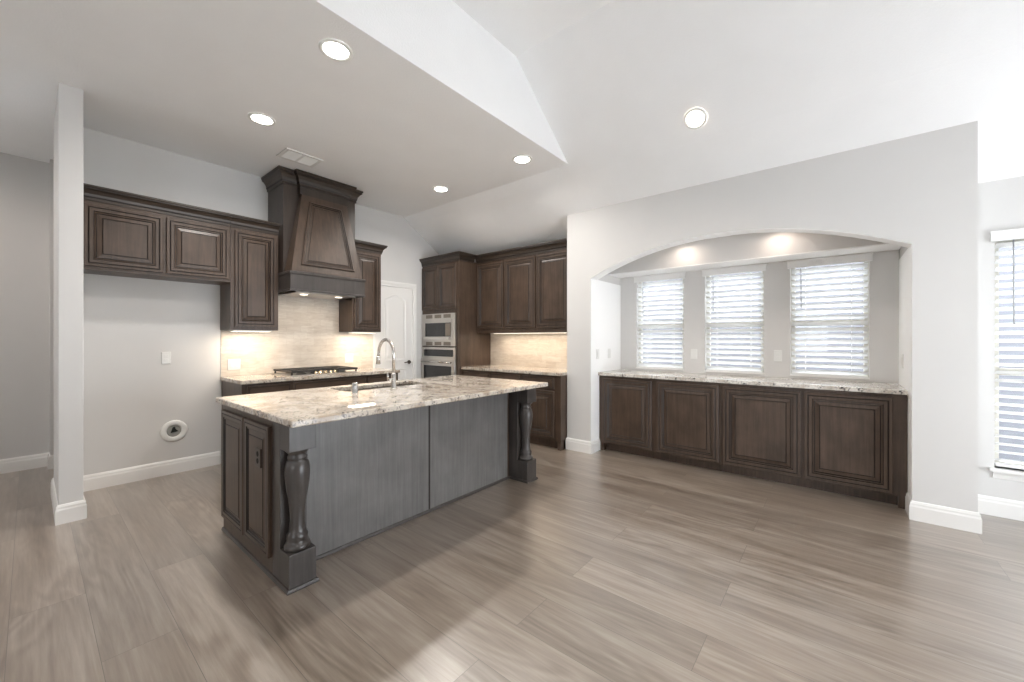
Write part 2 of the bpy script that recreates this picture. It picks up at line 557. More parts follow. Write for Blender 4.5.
YA0, YA1, AL, AR, SP = -0.72, 2.458, 2.15, -0.41, 1.97
rise, half = 0.295, (2.15 + 0.41) / 2
R = (half * half + rise * rise) / (2 * rise)
cyy = (AL + AR) / 2
arc = []
for k in range(0, 41):
    y = AR + (AL - AR) * k / 40
    arc.append((y, SP + rise - R + math.sqrt(max(0, R * R - (y - cyy) ** 2))))
b = B()
b.bm = arch_wall_mesh()
b.box(XA + 0.15, XW + 0.12, AL + 0.004, YA1, 0, 2.6)
b.box(XA + 0.15, XW + 0.12, YA0, AR - 0.004, 0, 2.6)
struct('wall_arch', b, M['wall'])
# white painted linings of the niche: reveals, arch soffit and low ceiling
b = B()
b.box(XA + 0.004, XW, AL - .002, AL + 0.003, 0, SP + 0.004)
b.box(XA + 0.004, XW, AR - 0.003, AR + .002, 0, SP + 0.004)
for k in range(40):
    (y0, z0), (y1, z1) = arc[k], arc[k + 1]
    b.prism([(y0, z0 - .004), (y1, z1 - .004), (y1, z1 + .001), (y0, z0 + .001)], lambda u, v, d: (d, u, v), XA + 0.004, XA + 0.15)
b.box(XA + 0.15, 4.46, AR, AL, 2.325, 2.36)
b.box(4.46, XW, AR, AL, 2.066, 2.075)
struct('trim_1', b, M['white'])
b = B(); b.box(4.46, XW, AR, AL, 2.075, 2.5); b.box(XA + .15, 4.46, AR, AL, 2.36, 2.42)
struct('wall_niche_header', b, M['wall'])

WINS = [(1.378, 1.938), (0.588, 1.150), (-0.218, 0.365)]
b = B()
ys = [AR] + sum([[a, c] for a, c in sorted(WINS)], []) + [AL]
for i in range(0, len(ys) - 1, 2): b.box(XW, XW + 0.12, ys[i], ys[i + 1], 0, 2.5)
for a, c in WINS:
    b.box(XW, XW + 0.12, a, c, 0, 0.925); b.box(XW, XW + 0.12, a, c, 2.05, 2.5)
struct('wall_niche', b, M['wall'])

NW = [(-1.86, -0.885), (-2.88, -2.05)]
b = B()
ys = [YB] + sum([[a, c] for a, c in sorted(NW)], []) + [YA0]
for i in range(0, len(ys) - 1, 2): b.box(XN, XN + 0.12, ys[i], ys[i + 1], 0, 2.6)
for a, c in NW:
    b.box(XN, XN + 0.12, a, c, 0, 0.35); b.box(XN, XN + 0.12, a, c, 2.03, 2.6)
struct('wall_right', b, M['wall'])

b = B()
for ya_, yb_, za_, zb_ in ((YB, .2, 0, HV), (.2, 1.2, 0, .95), (.2, 1.2, 2.0, HV), (1.2, 4.5, 0, HV), (4.5, 4.95, 0, .9), (4.5, 4.95, 2.0, HV), (4.95, 6.34, 0, HV)):
    b.box(XB - 0.12, XB, ya_, yb_, za_, zb_)
struct('wall_back', b, M['wall'])
b = B(); b.box(XB, 1.1, YB - .12, YB, 0, HV); b.box(1.1, 3.8, YB - .12, YB, 1.70, HV); b.box(3.8, XN + .12, YB - .12, YB, 0, HV)
struct('wall_front', b, M['wall'])

# ---------------------------------------------------------------- baseboards
BBP = [(0, 0), (0.016, 0), (0.016, 0.095), (0.012, 0.108), (0.012, 0.118), (0.006, 0.132), (0, 0.135)]
def baseboard(name, path, side):
    b = B(); b.sweep(path, BBP, side); struct(name, b, M['trim'])
baseboard('baseboard_left', [(0.247, D), (1.246, D)], -1)
baseboard('baseboard_partition', [(0.128, D + .12), (0.128, 4.19), (0.247, 4.19), (0.247, D - .016)], -1)
baseboard('baseboard_hall', [(XB, 6.2), (0.13, 6.2), (0.13, 6.05), (1.6, 6.05)], -1)
baseboard('baseboard_arch_pier', [(XA + 0.01, YA1), (XA, YA1), (XA, AL), (4.24, AL)], -1)
baseboard('baseboard_right_pier', [(4.24, AR), (XA, AR), (XA, YA0), (XN, YA0), (XN, YB)], -1)

# ---------------------------------------------------------------- windows and blinds
def window(i, x0, ya, yb, z0, z1, zr, sill):
    b = B()
    xf = x0 + 0.07
    f = 0.035
    b.box(xf, xf + .045, ya, ya + f, z0, z1); b.box(xf, xf + .045, yb - f, yb, z0, z1)
    b.box(xf, xf + .045, ya + f, yb - f, z0, z0 + f); b.box(xf, xf + .045, ya + f, yb - f, z1 - f, z1)
    o = struct('window_%d' % i, b, M['vinyl'])
    b = B(); b.box(xf - .012, xf + .04, ya + f, yb - f, zr - .026, zr + .026)
    struct('meeting_rail', b, M['vinyl'], o)
    b = B(); b.box(xf + .018, xf + .022, ya + f, yb - f, z0 + f, zr - .022)
    struct('lower_pane', b, M['glass'], o)
    b = B(); b.box(xf + .026, xf + .030, ya + f, yb - f, zr + .022, z1 - f)
    struct('upper_pane', b, M['glass'], o)
    b = B()
    if sill:
        b.box(x0 - 0.045, xf, ya - 0.03, yb + 0.03, z0 - 0.022, z0, bev=.004)
        b.sweep([(x0, yb + 0.01), (x0, ya - 0.01)], [(0, z0 - .075), (.008, z0 - .072), (.016, z0 - .045), (.028, z0 - .022), (0, z0 - .022)], -1)
    else:
        b.box(x0 - 0.012, xf, ya - 0.004, yb + 0.004, z0, z0 + 0.012)
    struct('window_sill', b, M['trim'], o)

def blind(x0, ya, yb, zt, zb, label, pitch, tilt, grp, wandlen=.42):
    t = thing('window_blind', (x0 + .03, (ya + yb) / 2, zb), label, 'blind', grp)
    b = B()
    b.box(x0 - .026, x0 - .006, ya - .022, yb + .022, zt - .074, zt - .004, bev=.003)
    b.box(x0 - .030, x0 - .006, ya - .026, yb + .026, zt - .014, zt, bev=.003)
    b.box(x0 - .006, x0 + .045, ya + .006, yb - .006, zt - .045, zt - .008)
    part('valance', b, M['blind'], t)
    b = B(); z = zt - .100
    xc = x0 + .028; hw = .031
    ca, sa = math.cos(tilt) * hw, math.sin(tilt) * hw
    while z > zb + .05:
        pts = []
        for q in range(5):
            s_ = -1 + q * .5
            pts.append((xc + s_ * ca, z + s_ * sa + .003 * (1 - s_ * s_)))
        n = [(x, zz) for x, zz in pts] + [(x, zz - .0028) for x, zz in pts[::-1]]
        b.prism(n, lambda u, v, d: (u, d, v), ya + .008, yb - .008)
        z -= pitch
    part('slats', b, M['slat'], t)
    b = B(); b.box(xc - .024, xc + .024, ya + .008, yb - .008, zb + .012, zb + .03, bev=.003)
    part('bottom_rail', b, M['blind'], t)
    b = B()
    wd = yb - ya
    for yy in (ya + .12, yb - .12) if wd < .7 else (ya + .15, (ya + yb) / 2, yb - .15):
        for xx in (xc - .027, xc + .027):
            b.box(xx - .0009, xx + .0009, yy - .0012, yy + .0012, zb + .02, zt - .05)
    part('ladder_cords', b, M['blind'], t)
    b = B(); b.tube([(x0 - .012, yb - .085, zt - .055), (x0 - .012, yb - .087, zt - .06 - wandlen)], .0042, 8)
    part('tilt_wand', b, M['wand'], t)

names = ['white slatted blind in the leftmost niche window', 'white slatted blind in the middle niche window',
         'white slatted blind in the rightmost niche window, nearest the bench end']
for i, (a, c) in enumerate(WINS):
    window(i + 1, XW, a, c, .925, 2.05, 1.445, False)
    blind(XW, a, c, 2.062, .925, names[i], .058, math.radians(-33), 'blinds in the niche windows')
nn = ['white slatted blind on the tall dining window at the right edge', 'white slatted blind on the second tall dining window'
      ]
for i, (a, c) in enumerate(NW):
    window(i + 4, XN, a, c, .35, 2.03, 1.05, True)
    blind(XN, a, c, 2.075, .35, nn[i], .058, math.radians(-24), 'blinds in the dining windows', .62)

# outside: lawn and the neighbour's wall
b = B(); b.box(5.0, 30, -18, 18, -.25, -.2)
struct('ground_outside', b, painted('patio', (.42, .41, .38)))
b = B(); b.box(7.6, 7.8, -4.2, 9, -.25, 3.1)
tag(mesh_obj('neighbour_house', b, painted('grey_siding', (.13, .133, .15)), (7.7, 2, -.2)), 'grey neighbouring house wall seen through the blind slats', 'house')

# ---------------------------------------------------------------- cabinet pieces
DOORP = [(0, 0, 0), (0, .017, 0), (.003, .020, 0), (.021, .020, 0), (.025, .0155, 1), (.030, .020, 1), (.052, .020, 0),
         (.057, .013, 1), (.066, .0165, 0), (.071, .009, 1), (.073, .009, 1)]
PANELP = [(.073, .007, 0), (.073, .009, 0), (.100, .0155, 0), (.1035, .012, 1), (.107, .017, 1)]
def scaled(P, k): return [(a * k, c, m) for a, c, m in P]
def rp_door(root, poly, fn, name='door', k=1.0, mats=None, mats2=None):
    mats = mats or [M['wood'], M['glaze']]
    b = B(); b.rings(poly, scaled(DOORP, k), fn, close=True)
    d = part(name, b, mats, root)
    b = B(); b.rings(poly, scaled(PANELP, k), fn)
    part('raised_panel', b, mats2 or mats, d)
    return d
def drawer(root, poly, fn):
    b = B(); b.rings(poly, [(0, 0, 0), (0, .017, 0), (.003, .020, 0), (.012, .020, 0), (.015, .016, 1), (.019, .020, 1)], fn)
    return part('drawer', b, [M['woodh'], M['glaze']], root)
CROWN = [(0, 0), (.010, 0), (.010, .022), (.016, .028), (.020, .050), (.036, .072), (.052, .082), (.052, .092), (.060, .098), (.060, .112), (0, .112)]
def crown(root, path, side, z, k=1.0, kz=1.0, name='crown_moulding'):
    b = B(); b.sweep(path, [(o * k, z + h * kz) for o, h in CROWN], side)
    b.sweep(path, [(.0105 * k, z + .020 * kz), (.0125 * k, z + .020 * kz), (.0175 * k, z + .030 * kz), (.012 * k, z + .030 * kz)], side, mi=1)
    b.sweep(path, [(.050 * k, z + .0825 * kz), (.0535 * k, z + .0835 * kz), (.0535 * k, z + .089 * kz), (.050 * k, z + .089 * kz)], side, mi=1)
    return part(name, b, [M['crownwood'], M['glaze']], root)

# --- wall cabinet over the refrigerator space
UF = 4.60; e = .003
t = thing('wall_cabinet', (0.76, D, 1.845), 'short dark two-door wall cabinet over the empty refrigerator space', 'cabinet')
b = B(); b.box(0.250, 1.247, UF, D - e, 1.845, 2.41)
part('carcass', b, M['woodh'], t)
rp_door(t, rect(.272, .748, 1.872, 2.365), FY(UF)); rp_door(t, rect(.770, 1.235, 1.872, 2.365), FY(UF))
crown(t, [(.250, UF), (1.247, UF)], -1, 2.393)
# --- tall wall cabinet left of the hood
t = thing('wall_cabinet', (1.465, D, 1.38), 'dark single-door wall cabinet left of the range hood', 'cabinet')
b = B(); b.box(1.250, 1.680, UF, D - e, 1.38, 2.41)
part('carcass', b, M['wood'], t)
rp_door(t, rect(1.285, 1.655, 1.415, 2.365), FY(UF))
crown(t, [(1.250, UF), (1.680, UF)], -1, 2.393)
# --- wall cabinet right of the hood
t = thing('wall_cabinet', (2.71, D, 1.38), 'narrow dark wall cabinet right of the range hood, beside the pantry door', 'cabinet')
b = B(); b.box(2.512, 2.908, UF, D - e, 1.38, 2.41)
part('carcass', b, M['wood'], t)
rp_door(t, rect(2.535, 2.885, 1.415, 2.365), FY(UF))
crown(t, [(2.512, UF), (2.908, UF), (2.908, D - e)], -1, 2.393)

# --- range hood
t = thing('range_hood', (2.09, D, 1.78), 'dark wooden range hood with tapered panelled front over the cooktop', 'range hood')
b = B(); b.box(1.695, 2.495, 4.505, D - e, 1.985, 2.955)
part('chimney_body', b, M['hoodwood'], t)
b = B(); b.box(1.685, 2.505, 4.30, D - e, 1.80, 1.965)
b.sweep([(1.685, D - e), (1.685, 4.30), (2.505, 4.30), (2.505, D - e)], [(0, 1.955), (.006, 1.958), (.010, 1.968), (.010, 1.985), (0, 1.992)], -1)
b.sweep([(1.685, D - e), (1.685, 4.30), (2.505, 4.30), (2.505, D - e)], [(0, 1.785), (.006, 1.785), (.006, 1.803), (0, 1.806)], -1)
b.box(1.685, 2.505, 4.30, D - e, 1.985, 1.992)
part('mantle_band', b, M['postwood'], t)
b = B(); b.box(1.76, 2.43, 4.37, 4.87, 1.775, 1.80, bev=.004)
ins = part('extractor_insert', b, M['steel'], t)
for hx in (1.90, 2.29):
    b = B(); b.lathe((hx, 4.50, 1.775), [(.038, 0), (.038, -.002), (.03, -.003)], seg=20); part('hood_lamp', b, M['led'], ins)
    ld = bpy.data.lights.new('lamp', 'AREA'); ld.shape = 'DISK'; ld.size = .07; ld.energy = .8; ld.color = (1, .86, .70)
    lo = bpy.data.objects.new('lamp', ld); COL.objects.link(lo); lo.parent = t; lo.location = (hx - 2.09, 4.50 - D, 1.770 - 1.78)
# tapered apron
y0, y1, z0, z1 = 4.325, 4.447, 1.992, 2.845
b = B()
tb = bmesh.new()
F0 = [(1.705, y0, z0), (2.487, y0, z0), (2.362, y1, z1), (1.858, y1, z1)]
K0 = [(1.705, 4.505, z0), (2.487, 4.505, z0), (2.362, 4.505, z1), (1.858, 4.505, z1)]
fv = [tb.verts.new(p) for p in F0]; kv = [tb.verts.new(p) for p in K0]
tb.faces.new(fv); tb.faces.new(kv[::-1])
for i in range(4): tb.faces.new((fv[i], fv[(i + 1) % 4], kv[(i + 1) % 4], kv[i]))
b.merge(tb, 0)
ap = part('tapered_apron', b, M['wood'], t)
sl = Vector((0, y1 - y0, z1 - z0)); Ls = sl.length; sl.normalize(); nr = Vector((0, -sl.z, sl.y))
def FA(u, v, d):
    p = Vector((u, y0, z0)) + sl * v + nr * d
    return tuple(p)
def trap(zb, zt, m):
    def xl(v): return 1.705 + (1.858 - 1.705) * v / Ls
    def xr(v): return 2.487 + (2.362 - 2.487) * v / Ls
    return [(xl(zb) + m, zb), (xr(zb) - m, zb), (xr(zt) - m, zt), (xl(zt) + m, zt)]
b = B(); b.rings(trap(.075, Ls - .07, .085), [(0, 0, 0), (0, .012, 1), (.006, .018, 0), (.014, .018, 0), (.020, .011, 1), (.028, .014, 0), (.036, .006, 1), (.038, .006, 1)], FA)
mo = part('panel_moulding', b, [M['wood'], M['glaze']], ap)
b = B(); b.rings(trap(.075 + .036, Ls - .07 - .036, .085 + .036), [(0, .004, 0), (0, .006, 0), (.016, .012, 0), (.019, .009, 1), (.022, .013, 1)], FA)
part('raised_panel', b, [M['wood'], M['glaze']], ap)
b = B(); b.box(1.842, 2.378, y1, 4.505, z1, 2.955)
part('frieze', b, M['hoodwood'], t)
crown(t, [(1.695, D - e), (1.695, 4.505), (1.842, 4.505), (1.842, y1), (2.378, y1), (2.378, 4.505), (2.495, 4.505), (2.495, D - e)], -1, 2.93, 1.15, 1.28)

# --- backsplashes
b = B(); b.box(1.256, 2.983, D - .008, D - .0005, CZ + .001, 1.375)
b.box(1.685, 2.508, D - .008, D - .0005, 1.375, 1.782)
single('tile_backsplash', b, M['tilex'], (2.12, D, CZ), 'cream stone tile backsplash behind the cooktop', 'backsplash')
b = B(); b.box(XN - .008, XN - .0005, 2.46, 4.098, CZ + .001, 1.385)
single('tile_backsplash', b, M['tiley'], (XN, 3.3, CZ), 'cream stone tile backsplash beside the oven cabinet', 'backsplash')

# --- base cabinets under the cooktop
BF = 4.32
def base_unit(x0, x1, label, sinkless=True, two=False, endl=False):
    t = thing('base_cabinet', ((x0 + x1) / 2, D, 0), label, 'cabinet', 'base cabinets on the cooktop wall')
    b = B(); b.box(x0 + .001, x1 - .001, BF, D - e, .10, CZ - .037); b.box(x0 + .001, x1 - .001, BF + .06, D - e, 0, .10)
    if endl: b.box(x0 + .001, x0 + .02, BF, D - e, 0, .11)
    part('carcass', b, M['wood'], t)
    a0 = x0 + (.045 if endl else .012)
    drawer(t, rect(a0, x1 - .012, .70, .840), FY(BF))
    if two:
        mx = (a0 + x1 - .012) / 2
        rp_door(t, rect(a0, mx - .004, .13, .685), FY(BF)); rp_door(t, rect(mx + .004, x1 - .012, .13, .685), FY(BF))
    else: rp_door(t, rect(a0, x1 - .012, .13, .685), FY(BF))
base_unit(1.262, 1.703, 'dark base cabinet at the left end of the cooktop wall', endl=True)
base_unit(1.703, 2.532, 'wide dark base cabinet directly under the cooktop', two=True)
base_unit(2.532, 2.975, 'dark base cabinet right of the cooktop beside the pantry door')
b = B(); b.box(1.250, 2.983, BF - .035, D - .009, CZ - .036, CZ, bev=.006)
single('granite_countertop', b, M['granite'], (2.12, 4.6, CZ - .036), 'speckled granite worktop holding the cooktop', 'countertop')

# --- cooktop
t = thing('gas_cooktop', (2.09, 4.58, CZ), 'stainless gas cooktop with black iron grates under the hood', 'cooktop')
b = B(); b.box(1.70, 2.46, 4.34, 4.84, CZ + .0005, CZ + .012, bev=.004)
part('steel_top', b, M['steel'], t)
for cx, cyc, r in ((1.86, 4.47, .038), (1.86, 4.72, .045), (2.08, 4.66, .055), (2.30, 4.47, .045), (2.30, 4.72, .038)):
    b = B(); b.lathe((cx, cyc, CZ + .012), [(r + .012, 0), (r + .010, .008), (r, .010), (r, .018), (r * .6, .022)])
    part('burner', b, M['iron'], t)
for g, (xa, xb) in enumerate(((1.715, 1.955), (1.96, 2.20), (2.205, 2.445))):
    b = B(); zt = CZ + .058; bw = .008
    ylo = 4.36 if g != 1 else 4.47
    for yy in (ylo, 4.82): b.box(xa, xb, yy - bw, yy + bw, zt - .022, zt, bev=.002)
    for xx in (xa + bw, xb - bw): b.box(xx - bw, xx + bw, ylo, 4.82, zt - .022, zt, bev=.002)
    xm = (xa + xb) / 2
    b.box(xm - bw, xm + bw, ylo, 4.82, zt - .012, zt, bev=.002)
    for q in range(5):
        yy = ylo + (4.82 - ylo) * (q + .5) / 5
        b.box(xa, xb, yy - bw * .7, yy + bw * .7, zt - .012, zt - .001, bev=.0015)
    for xx in (xa + .012, xb - .012):
        for yy in (ylo + .012, 4.808): b.box(xx - .007, xx + .007, yy - .007, yy + .007, CZ + .010, zt - .01)
    part('grate', b, M['iron'], t)
for k in range(5):
    b = B(); b.lathe((1.975 + k * .057, 4.395, CZ + .012), [(.021, 0), (.021, .006), (.017, .008), (.015, .026), (.011, .029)], seg=16)
    part('knob', b, M['brass'], t)

# --- under cabinet lights
def puck(name, x0, x1, y0, y1, z, label, grp, W=2.0):
    t = thing(name, ((x0 + x1) / 2, (y0 + y1) / 2, z - .012), label, 'light', grp)
    b = B(); b.box(x0, x1, y0, y1, z - .012, z - .0005); part('housing', b, M['plastic'], t)
    b = B(); b.box(x0 + .01, x1 - .01, y0 + .006, y1 - .006, z - .0145, z - .012); part('diffuser', b, M['led'], t)
    ld = bpy.data.lights.new('lamp', 'AREA'); ld.shape = 'RECTANGLE'
    ld.size = x1 - x0; ld.size_y = y1 - y0; ld.energy = W; ld.color = (1.0, .84, .66)
    lo = bpy.data.objects.new('lamp', ld); COL.objects.link(lo); lo.parent = t; lo.location = (0, 0, -.006)
puck('under_cabinet_light', 1.29, 1.64, 4.66, 4.78, 1.38, 'slim warm light strip under the wall cabinet left of the hood', 'under cabinet light strips', 1.7)
puck('under_cabinet_light', 2.55, 2.88, 4.66, 4.78, 1.38, 'slim warm light strip under the wall cabinet right of the hood', 'under cabinet light strips', 1.7)
puck('under_cabinet_light', 4.25, 4.29, 2.62, 3.85, 1.38, 'long warm light strip under the three-door wall cabinet', 'under cabinet light strips', 2.6)

# --- oven tower
TX, TY0 = 3.83, 4.10
t = thing('oven_cabinet', (4.15, 4.5, 0), 'tall dark oven cabinet with two upper doors in the kitchen corner', 'cabinet')
b = B()
b.box(TX, XN - e, TY0, TY0 + .025, 0, 2.41); b.box(TX, XN - e, D - e - .012, D - e, 0, 2.41)
b.box(TX, XN - e, TY0 + .025, D - e - .012, 1.665, 2.41)
b.box(TX, XN - e, TY0 + .025, D - e - .012, 1.172, 1.185)
b.box(TX, XN - e, TY0 + .025, D - e - .012, .10, .325); b.box(TX + .05, XN - e, TY0 + .025, D - e - .012, 0, .10)
b.box(4.42, XN - e, TY0 + .025, D - e - .012, .325, 1.665)
b.box(TX, TX + .02, TY0 + .025, 4.163, .325, 1.665)
part('carcass', b, M['wood'], t)
rp_door(t, rect(4.155, 4.533, 1.725, 2.365), FX(TX), k=.85); rp_door(t, rect(4.545, 4.918, 1.725, 2.365), FX(TX), k=.85)
drawer(t, rect(4.155, 4.918, .13, .305), FX(TX))
crown(t, [(TX, D - e), (TX, TY0), (4.17 - .061, TY0)], -1, 2.393)
# microwave
t = thing('microwave', (3.83, 4.54, 1.19), 'stainless built-in microwave above the wall oven', 'microwave')
ya, yb = 4.168, 4.912
b = B(); b.box(TX - .018, 4.40, ya, yb, 1.188, 1.662, bev=.003)
part('trim_kit', b, M['steel'], t)
for zz in (1.222, 1.622):
    b = B()
    for yc in (4.34, 4.54, 4.74):
        b.box(TX - .021, TX - .017, yc - .075, yc + .075, zz - .026, zz + .026)
        for q in range(5): b.box(TX - .0225, TX - .020, yc - .070, yc + .070, zz - .024 + q * .0105, zz - .018 + q * .0105)
    part('vent_louvre', b, M['button'], t)
b = B(); b.box(TX - .030, TX - .016, 4.235, 4.83, 1.27, 1.575, bev=.003); dr = part('door', b, M['steel'], t)
b = B(); b.box(TX - .034, TX - .029, 4.25, 4.815, 1.325, 1.525); part('window', b, M['blackglass'], dr)
b = B(); b.box(TX - .062, TX - .048, 4.25, 4.83, 1.282, 1.318, bev=.006)
for yy in (4.28, 4.80): b.box(TX - .05, TX - .029, yy - .01, yy + .01, 1.29, 1.31)
part('handle', b, M['nickel'], dr)
b = B(); b.box(TX - .0365, TX - .033, 4.25, 4.36, 1.335, 1.515); part('control_panel', b, M['button'], dr)
# wall oven
t = thing('wall_oven', (3.83, 4.54, .33), 'stainless wall oven with black glass door beneath the microwave', 'oven')
b = B(); b.box(TX - .018, 4.40, ya, yb, .328, 1.168, bev=.003)
part('body', b, M['steel'], t)
b = B(); b.box(TX - .022, TX - .017, 4.215, 4.865, 1.035, 1.135); part('control_panel', b, M['blackglass'], t)
b = B(); b.box(TX - .035, TX - .017, ya + .004, yb - .004, .36, 1.002, bev=.004); dr = part('door', b, M['steel'], t)
b = B(); b.box(TX - .039, TX - .034, 4.235, 4.845, .44, .90); part('window', b, M['blackglass'], dr)
b = B(); b.tube([(TX - .075, 4.20, .955), (TX - .075, 4.85, .955)], .013)
for yy in (4.23, 4.82): b.tube([(TX - .075, yy, .955), (TX - .033, yy, .955)], .008)
part('handle', b, M['nickel'], dr)

# --- upper cabinet beside the tower
t = thing('wall_cabinet', (4.32, 3.28, 1.38), 'three-door dark wall cabinet between the oven cabinet and the arch wall', 'cabinet')
UX = 4.17
b = B(); b.box(UX, XN - e, 2.462, TY0 - e, 1.40, 2.41); b.box(UX, UX + .02, 2.462, TY0 - e, 1.375, 1.40); 
part('carcass', b, M['wood'], t)
for a, c in ((3.570, 4.075), (3.030, 3.546), (2.490, 3.006)): rp_door(t, rect(a, c, 1.435, 2.365), FX(UX))
crown(t, [(UX, TY0 - e), (UX, 2.462)], -1, 2.393)

# --- base cabinets beside the tower
BX = 3.89
segs = [(3.561, 4.097, 'dark base cabinet beside the oven cabinet, behind the island'), (3.037, 3.561, 'middle dark base cabinet of the run beside the oven cabinet'),
        (2.468, 3.037, 'dark base cabinet against the arch wall, right end of its run')]
for k, (a, c, lab) in enumerate(segs):
    t = thing('base_cabinet', (4.2, (a + c) / 2, 0), lab, 'cabinet', 'base cabinets beside the oven cabinet')
    b = B(); b.box(BX, XN - e, a + .001, c - .001, .10, CZ - .037); b.box(BX + .06, XN - e, a + .001, c - .001, 0, .10)
    if k == 2: b.box(BX, XN - e, a + .001, a + .045, 0, .11)
    part('carcass', b, M['wood'], t)
    a0 = a + (.085 if k == 2 else .012)
    drawer(t, rect(a0, c - .012, .705, .840), FX(BX)); rp_door(t, rect(a0, c - .012, .135, .682), FX(BX))
b = B(); b.box(BX - .035, XN - .009, 2.464, 4.097, CZ - .036, CZ, bev=.006)
single('granite_countertop', b, M['granite'], (4.2, 3.28, CZ - .036), 'speckled granite worktop beside the oven cabinet', 'countertop')

# --- niche bench cabinets
NX = 4.215; ZB = .905
b = B(); b.box(NX - .035, XW - .001, AR + .002, AL - .002, ZB - .036, ZB, bev=.006)
single('granite_countertop', b, M['granitelight'], (4.5, .87, ZB - .036), 'long pale granite ledge under the three niche windows', 'countertop')
for a, c, lab, ds, st in ((.868, AL - .004, 'left half of the low dark cabinet run under the niche windows', ((1.535, 2.095), (.888, 1.475)), 1),
                      (AR + .004, .868, 'right half of the low dark cabinet run under the niche windows', ((.247, .848), (-.325, .222)), 0)):
    t = thing('base_cabinet', (4.5, (a + c) / 2, 0), lab, 'cabinet', 'low cabinets in the arched niche')
    b = B(); b.box(NX, XW - e, a + .001, c - .001, .085, ZB - .037); b.box(NX + .07, XW - e, a + .001, c - .001, 0, .085)
    if st: b.box(NX, NX + .075, c - .045, c - .001, 0, .09)
    else: b.box(NX, NX + .075, a + .001, a + .050, 0, .09)
    part('carcass', b, M['wood'], t)
    for q, r_ in ds: rp_door(t, rect(q, r_, .105, .838), FX(NX))

# ---------------------------------------------------------------- island
IX0, IX1, IY0, IY1 = .835, 2.938, 2.365, 3.215
t = thing('kitchen_island', (1.9, 2.7, 0), 'dark wooden kitchen island with turned corner posts and granite top', 'kitchen island')
b = B(); b.box(IX0, 1.485, IY0, IY1, 0, .864); b.box(2.275, IX1, IY0, IY1, 0, .864); b.box(1.485, 2.275, IY0, IY1, 0, .62)
b.box(1.485, 2.275, IY0, IY0 + .02, .62, .864); b.box(1.485, 2.275, IY1 - .02, IY1, .62, .864)
part('carcass', b, M['wood'], t)
rp_door(t, rect(2.775, 3.190, .105, .815), FX(IX0), k=.8); rp_door(t, rect(2.290 + .085, 2.755, .105, .815), FX(IX0), k=.8)
def FI(y0): return lambda u, v, d: (u, y0 - d, v)
for a, c in ((.971, 1.893), (1.899, 2.800)):
    b = B(); b.box(a, c, IY0 - .008, IY0, .012, .864)
    part('back_panel', b, M['panel'], t)
b = B(); b.box(1.889, 1.903, IY0 - .010, IY0, .012, .864); part('seam_strip', b, M['toe'], t)
for xa in (IX0, 2.830):
    b = B(); b.box(xa, xa + .135, 2.262, IY0, 0, .864, bev=.002)
    part('pilaster', b, M['postwood'], t)
PZ = [(.055, .188), (.070, .192), (.073, .205), (.066, .218), (.056, .224), (.058, .236), (.064, .250), (.066, .262), (.054, .272), (.050, .290),
      (.046, .330), (.047, .380), (.053, .440), (.061, .500), (.068, .550), (.071, .590), (.069, .620), (.061, .645), (.052, .655), (.060, .660),
      (.061, .672), (.052, .680), (.055, .688), (.066, .704), (.074, .722)]
for xc in (.9025, 2.8975):
    yc = 2.215
    b = B(); hw = .0675
    b.box(xc - hw, xc + hw, yc - hw, 2.262, 0, .188, bev=.002)
    b.box(xc - hw, xc + hw, yc - hw, 2.262, .712, .864, bev=.002)
    b.lathe((xc, yc, 0), [(r_ if 0 else r_ * (.86 if .47 < h_ < .65 else .79 if .24 < h_ < .69 else .88), h_) for r_, h_ in PZ], seg=32)
    b2 = part('corner_post', b, M['postwood'], t)
b = B()
SH = [(0, 0), (.012, 0), (.012, .008), (.007, .018), (0, .020)]
yo = 2.215 - .0675
b.sweep([(IX0, IY1), (IX0, yo), (.970, yo), (.970, IY0 - .008), (2.830, IY0 - .008), (2.830, yo), (2.965, yo), (2.965, 2.262)], SH, -1)
part('shoe_moulding', b, M['postwood'], t)
# outlet on the island door
t = thing('power_outlet', (IX0 - .014, 2.505, .62), 'brown power outlet on the end door of the island', 'outlet')
b = B(); b.box(IX0 - .026, IX0 - .012, 2.465, 2.545, .575, .680, bev=.003); part('cover_plate', b, M['brownplastic'], t)
b = B()
for zz in (.609, .648):
    b.lathe((IX0 - .0255, 2.505, zz), [(.015, 0), (.015, -.002)], 'X', 16)
part('socket', b, M['dark'], t)

# island top with sink cut-out
SX0, SX1, SY0, SY1 = 1.50, 2.26, 2.80, 3.11
TX0, TX1, TY0_, TY1 = .790, 2.952, 2.005, 3.222
zt0, zt1 = CZ - .035, CZ
xs = [TX0, SX0, SX1, TX1]; ys_ = [TY0_, SY0, SY1, TY1]
tb = bmesh.new()
g = {}
for i, x in enumerate(xs):
    for j, y in enumerate(ys_):
        for k, z in enumerate((zt0, zt1)): g[i, j, k] = tb.verts.new((x, y, z))
for i in range(3):
    for j in range(3):
        if (i, j) == (1, 1): continue
        for k in (0, 1): tb.faces.new((g[i, j, k], g[i + 1, j, k], g[i + 1, j + 1, k], g[i, j + 1, k]))
def side(a, c): tb.faces.new((g[(*a, 0)], g[(*c, 0)], g[(*c, 1)], g[(*a, 1)]))
for i in range(3): side((i, 0), (i + 1, 0)); side((i, 3), (i + 1, 3)); side((0, i), (0, i + 1)); side((3, i), (3, i + 1))
side((1, 1), (2, 1)); side((2, 1), (2, 2)); side((2, 2), (1, 2)); side((1, 2), (1, 1))
bmesh.ops.recalc_face_normals(tb, faces=list(tb.faces))
ed = [q for q in tb.edges if len(q.link_faces) == 2 and q.calc_face_angle(0) > 1]
bmesh.ops.bevel(tb, geom=ed, offset=.007, segments=3, affect='EDGES', profile=.5)
b = B(); b.merge(tb, 0)
